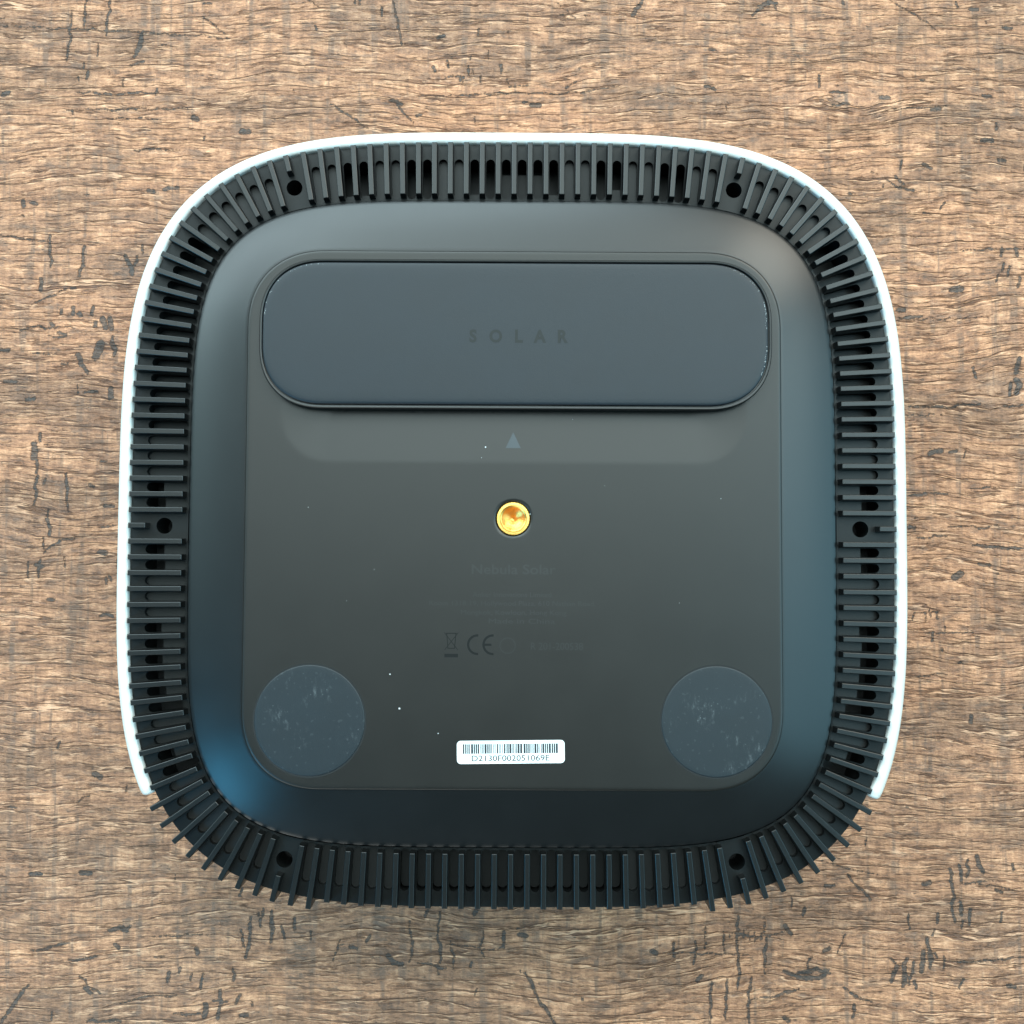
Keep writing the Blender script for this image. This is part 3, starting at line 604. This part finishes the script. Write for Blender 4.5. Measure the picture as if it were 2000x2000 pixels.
# sloping bottom cover between the raised panel and the vent ring
PX, PY = 0.2, 0.35                                     # panel centre
P_HW, P_HH, P_R, P_E = 65.3, 65.55, 19.5, 2.3
SOCK = (0.2, 0.1)
def polar(loop, cx, cy, N):
    """resample a closed loop at equal angles about (cx, cy)"""
    L = np.array(loop) - (cx, cy); a = np.unwrap(np.arctan2(L[:, 1], L[:, 0])); r = np.hypot(L[:, 0], L[:, 1])
    o = np.argsort(a % (2 * math.pi)); aa = (a % (2 * math.pi))[o]; rr = r[o]
    th = np.arange(N) * 2 * math.pi / N
    aa = np.concatenate([aa - 2 * math.pi, aa, aa + 2 * math.pi]); rr = np.concatenate([rr] * 3)
    x = rr * np.cos(aa); y = rr * np.sin(aa)
    out = []
    for t_ in th:                                      # true chord intersection keeps straight sides straight
        j = np.searchsorted(aa, t_, side='right'); ax, ay, bx, by = x[j - 1], y[j - 1], x[j], y[j]
        dx, dy = math.cos(t_), math.sin(t_)
        den = dx * (by - ay) - dy * (bx - ax)
        rad = (ax * (by - ay) - ay * (bx - ax)) / den if abs(den) > 1e-9 else rr[j]
        out.append((cx + rad * dx, cy + rad * dy))
    return out
NP = 480
panel_out = np.array(polar(rrect(P_HW, P_HH, P_R, 24, P_E, PX, PY), PX, PY, NP))
cover_out = np.array(polar([sup(79.5, IN_N, 2 * math.pi * i / 900) for i in range(900)], PX, PY, NP))
loops = []
inner = panel_out - (panel_out - (PX, PY)) * 0.02
loops.append([(*p, 59.42) for p in inner])
for u in np.linspace(0.0, 1.0, 15):
    z = 59.42 - 2.3 * u - 0.65 * u ** 3
    loops.append([(*p, z) for p in panel_out + (cover_out - panel_out) * u * 0.992])
for k_, z in ((0.999, 56.40), (1.0, 56.2), (1.0, 50.0)):
    loops.append([(*p, z) for p in panel_out + (cover_out - panel_out) * k_])
V, F = loft(loops)
o = fix_normals(mk('bottom_cover', V, F, M_SATIN, projector, smooth=True)); o.data.set_sharp_from_angle(angle=math.radians(40))

# raised panel; its upper part dips gently towards the stand
def dip(x, y):
    hx, r, y0 = 57.0, 12.0, 13.45
    qx = abs(x - PX) - (hx - r); qy = (y0 + r) - y
    d = r - (math.hypot(max(qx, 0), max(qy, 0)) + min(max(qx, qy), 0))
    d = max(d, 0.0)
    soft = d * d / (2 * 0.8) if d < 0.8 else d - 0.4
    u = min(max((y - 30.0) / 28.0, 0.0), 1.0)               # comes back up underneath the stand
    return -0.085 * min(soft, 14.0) * (1 - 0.92 * u * u * (3 - 2 * u))
panel_s = np.array(polar(rrect(P_HW, P_HH, P_R, 24, P_E, PX, PY), *SOCK, NP))
hole_s = np.array([(SOCK[0] + 4.25 * math.cos(2 * math.pi * i / NP), SOCK[1] + 4.25 * math.sin(2 * math.pi * i / NP)) for i in range(NP)])
loops = []
ctr = np.array(SOCK)
loops.append([(*p, 57.0) for p in hole_s]); loops.append([(*p, 59.85) for p in hole_s])
hole2 = ctr + (hole_s - ctr) * 1.03
for u in np.linspace(0, 1, 110):
    P = hole2 + (panel_s - hole2) * u * 0.990
    loops.append([(x, y, 60.0 + dip(x, y)) for x, y in P])
E_ = (panel_s - ctr); E_ /= np.linalg.norm(E_, axis=1)[:, None]
for off, dz in ((0.42, -0.03), (0.14, -0.14), (0.03, -0.26), (0.0, -0.40), (0.0, -0.9)):
    loops.append([(x, y, 60.0 + dz + dip(x, y)) for x, y in panel_s - E_ * off])
V, F = loft(loops)
o = fix_normals(mk('base_panel', V, F, M_PANEL, projector, smooth=True)); o.data.set_sharp_from_angle(angle=math.radians(60))
base_panel = o

# brass tripod socket: knurled rim, threaded bore, drilled cone
def lathe(prof, N, cx, cy, knurl=0.0):
    loops = []
    for r, z, k in prof:
        loops.append([(cx + (r + (knurl * k if i % 2 else 0)) * math.cos(2 * math.pi * i / N), cy + (r + (knurl * k if i % 2 else 0)) * math.sin(2 * math.pi * i / N), z) for i in range(N)])
    return loops
prof = [(4.0, 57.0, 1), (4.0, 59.75, 1), (3.85, 59.95, 1), (3.3, 59.98, 0), (3.15, 59.8, 0)]
z = 59.8
for q in range(4):
    prof += [(2.85, z - 0.15, 0), (3.1, z - 0.55, 0)]; z -= 0.6
prof += [(2.75, z - 0.2, 0), (2.6, z - 0.35, 0), (1.6, z - 0.8, 0), (0.7, z - 1.3, 0), (0.05, z - 1.6, 0)]
V, F = loft(lathe(prof, 72, *SOCK, 0.12), False, True)
socket = fix_normals(mk('tripod_socket', V, F, M_BRASS, projector, smooth=True)); socket.data.set_sharp_from_angle(angle=math.radians(25))

# kick-out stand: plastic tray with a rubber pad
def stack(hw, hh, r, e, cx, cy, levels, n=24):
    return [[(x, y, z) for x, y in rrect(hw - i, hh - i, max(r - i, 0.5), n, e, cx, cy)] for i, z in levels]
TX, TY, THW, THH = 0.55, 44.75, 62.2, 18.3
V, F = loft(stack(THW, THH, 16.0, 2.35, TX, TY, [(1.6, 59.20), (0.7, 59.40), (0.15, 60.10), (0.0, 61.00), (0.0, 62.10), (0.08, 62.40), (0.25, 62.55),
            (0.55, 62.55), (0.65, 62.48), (0.68, 61.70)]), True, True)
stand = fix_normals(mk('stand', V, F, M_FIN, projector, smooth=True)); stand.data.set_sharp_from_angle(angle=math.radians(35))
V, F = loft(stack(THW, THH, 16.0, 2.35, TX - 0.08, TY + 0.06, [(1.0, 61.75), (1.0, 62.50), (1.06, 62.66), (1.25, 62.77), (1.7, 62.84), (2.6, 62.88), (4.5, 62.90)]), False, True)
pad = fix_normals(mk('rubber_pad', V, F, M_RUBBER, stand, smooth=True)); pad.data.set_sharp_from_angle(angle=math.radians(50))
LV, LF = [], []
for ch, xc in zip('SOLAR', (-9.75, -4.25, 1.35, 6.4, 12.0)):
    v, f = text_geo(ch, 10.0, 1.0, 0.40)
    mx, Mx = min(q[0] for q in v), max(q[0] for q in v); my, My = min(q[1] for q in v), max(q[1] for q in v)
    k_ = 3.25 / (My - my); b = len(LV)
    LV += [(xc + (q[0] - (mx + Mx) / 2) * k_ * 0.92, 44.15 + (q[1] - (my + My) / 2) * k_, 62.925) for q in v]
    LF += [tuple(b + i for i in q) for q in f]
mk('lettering', LV, LF, M_DEBOSS, stand)

# two round rubber feet
for cx, cy in ((-48.55, -48.75), (49.4, -48.55)):
    def ring(r, z, N=96): return [(cx + r * math.cos(2 * math.pi * i / N), cy + r * math.sin(2 * math.pi * i / N), z) for i in range(N)]
    V, F = loft([ring(13.28, 59.7), ring(13.28, 60.08), ring(13.24, 60.12), ring(13.0, 60.14), ring(12.0, 60.15)], False, True)
    ft = fix_normals(mk('rubber_foot', V, F, M_FOOT, projector, smooth=True)); ft.data.set_sharp_from_angle(angle=math.radians(50))
    V, F = loft([ring(13.2, 60.012), ring(13.68, 60.012)])
    mk('groove', V, F, M_GROOVE, ft)

# serial-number sticker
def rot2(x, y, a, cx, cy):
    c, s = math.cos(a), math.sin(a)
    return (cx + x * c - y * s, cy + x * s + y * c)
SX, SY, SA = -0.1, -56.0, math.radians(0.85)
base = rrect(12.95, 2.75, 0.95, 6)
V, F = loft([[(*rot2(x, y, SA, SX, SY), 60.0) for x, y in base], [(*rot2(x, y, SA, SX, SY), 60.09) for x, y in base]], False, True)
sticker = fix_normals(mk('serial_sticker', V, F, M_PAPER, projector))
rnd = random.Random(9)
V, F = [], []
x = -11.5
while x < 11.45:
    w = rnd.choice((0.16, 0.20, 0.32, 0.36, 0.50))
    b = len(V)
    V += [(*rot2(q, y, SA, SX, SY), 60.1) for q, y in ((x, -0.35), (min(x + w, 11.6), -0.35), (min(x + w, 11.6), 1.95), (x, 1.95))]
    F.append((b, b + 1, b + 2, b + 3))
    x += w + rnd.choice((0.14, 0.14, 0.18, 0.30))
mk('barcode', V, F, M_INK, sticker)
st = text_fit('D2130F002051069E', -9.4, 9.3, -1.45, 1.35, 0, M_GREYINK, sticker, 'serial_number', offset=0.08)
for v in st.data.vertices:
    q = rot2(v.co.x / S, v.co.y / S, SA, SX, SY); v.co = (q[0] * S, q[1] * S, 60.1 * S)

# print on the panel
ZP = 60.012
text_fit('Nebula Solar', -9.8, 10.6, -12.2, 2.35, ZP, M_FAINT, projector, 'model_print', offset=0.12)
for body, x0, x1, y in (('Anker Innovations Limited', -9.5, 9.5, -18.3), ('Room 1318-19, Hollywood Plaza, 610 Nathan Road,', -20.0, 20.2, -20.4),
                        ('Mongkok, Kowloon, Hong Kong', -12.3, 13.2, -22.6), ('Made in China', -5.6, 10.4, -24.7)):
    text_fit(body, x0, x1, y, 1.15, ZP, M_FAINT, projector, 'address_print')
text_fit('R 201-200538', 4.6, 17.2, -30.7, 1.75, ZP, M_FAINT, projector, 'approval_print', offset=0.05)
def arc(cx, cy, r0, r1, a0, a1, z, N=28):
    a = [a0 + (a1 - a0) * i / N for i in range(N + 1)]
    V = [(cx + r1 * math.cos(t_), cy + r1 * math.sin(t_), z) for t_ in a] + [(cx + r0 * math.cos(t_), cy + r0 * math.sin(t_), z) for t_ in a]
    return V, [(i + 1, i, N + 1 + i, N + 2 + i) for i in range(N)]
def merge(parts):
    V, F = [], []
    for i_, (v, f) in enumerate(parts):                # strokes that cross are laid one above the other
        b = len(V); V += [(x, y, z + 0.003 * i_) for x, y, z in v]; F += [tuple(b + i for i in q) for q in f]
    return V, F
def bar(x0, y0, x1, y1, w, z):
    d = np.array((x1 - x0, y1 - y0)); d = d / np.linalg.norm(d); e = np.array((-d[1], d[0])) * w / 2
    a, b = np.array((x0, y0)), np.array((x1, y1))
    return [(*(a - e), z), (*(b - e), z), (*(b + e), z), (*(a + e), z)], [(0, 1, 2, 3)]
q90 = math.pi / 2
V, F = merge([arc(-8.3, -30.4, 1.95, 2.5, q90 * 0.94, q90 * 3.06, ZP), arc(-4.6, -30.4, 1.95, 2.5, q90 * 0.94, q90 * 3.06, ZP),
              bar(-6.9, -30.4, -4.9, -30.4, 0.55, ZP + 0.004)])
mk('conformity_mark', V, F, M_PRINT, projector)
bx, by = -14.6, -29.4
V, F = merge([bar(bx - 1.3, by + 1.7, bx + 1.3, by + 1.7, 0.24, ZP), bar(bx - 1.1, by + 1.6, bx - 0.8, by - 1.9, 0.2, ZP), bar(bx + 1.1, by + 1.6, bx + 0.8, by - 1.9, 0.2, ZP),
              bar(bx - 0.9, by - 1.9, bx + 0.9, by - 1.9, 0.2, ZP), bar(bx - 1.7, by + 1.9, bx + 1.6, by - 2.3, 0.16, ZP + 0.004), bar(bx + 1.7, by + 1.9, bx - 1.6, by - 2.3, 0.16, ZP + 0.008),
              bar(bx - 1.65, by - 3.65, bx + 1.65, by - 3.65, 0.85, ZP)])
mk('waste_bin_symbol', V, F, M_PRINT, projector)
V, F = arc(-1.0, -30.6, 1.75, 1.95, 0, 2 * math.pi, ZP, 40)
mk('approval_mark', V, F, M_FAINT, projector)
mk('arrow_mark', [(x, y, 60.02 + dip(x, y)) for x, y in ((-1.75, 17.3), (1.95, 17.3), (0.1, 21.2))], [(0, 1, 2)], M_ARROW, projector)

# a few crumbs of dust lying on the cover and the panel
V, F = [], []
for x, y, r in ((-49.6, 2.6, .22), (-7.6, 14.9, .2), (4.25, 1.2, .3), (-29.3, -37.6, .35), (-27.0, -45.8, .5), (-17.6, -51.7, .3), (52.5, -42.2, .25),
                (14.6, 24.5, .15), (-6.6, 17.5, .4), (50.6, 5.2, .2), (-33.4, -12.4, .18), (22.4, 8.2, .15), (40.5, -20.1, .15), (-40, -20, .15)):
    b = len(V); zz = 60.0 + dip(x, y)
    for i in range(5):
        a = 2 * math.pi * i / 5 + x; V.append((x + r * 0.5 * math.cos(a) * (1 + 0.3 * math.sin(3 * x + i)), y + r * 0.5 * math.sin(a), zz + 0.01))
    V.append((x, y, zz + 0.12))
    F += [(b + i, b + (i + 1) % 5, b + 5) for i in range(5)]
d = mk('dust', V, F, M_DUST, base_panel); d['kind'] = 'stuff'

# pale lint caught along the edge of the rubber pad
V, F = [], []
rnd = random.Random(21)
edge = rrect(THW - 1.25, THH - 1.25, 14.8, 60, 2.35, TX - 0.08, TY + 0.06)
for k in range(90):
    i = rnd.choice(list(range(20, 118)) + list(range(0, 14)) * 3 + list(range(225, 244)) * 2)
    a, b = np.array(edge[i]), np.array(edge[(i + 1) % len(edge)])
    if rnd.random() < 0.35 or np.linalg.norm(b - a) > 3: p_ = a + (b - a) * rnd.random()
    else: p_ = a
    d_ = (b - a) / (np.linalg.norm(b - a) + 1e-9); e_ = np.array((-d_[1], d_[0]))
    l_, w_ = rnd.uniform(0.12, 0.6), rnd.uniform(0.03, 0.075); n_ = len(V)
    p_ = p_ + e_ * rnd.uniform(0.0, 0.35)
    for q in (p_ - d_ * l_ / 2, p_ + e_ * w_, p_ + d_ * l_ / 2, p_ - e_ * w_): V.append((q[0], q[1], 62.78))
    V.append((p_[0], p_[1], 62.86))
    F += [(n_, n_ + 3, n_ + 4), (n_ + 3, n_ + 2, n_ + 4), (n_ + 2, n_ + 1, n_ + 4), (n_ + 1, n_, n_ + 4)]
d = mk('lint', V, F, M_DUST, stand); d['kind'] = 'stuff'
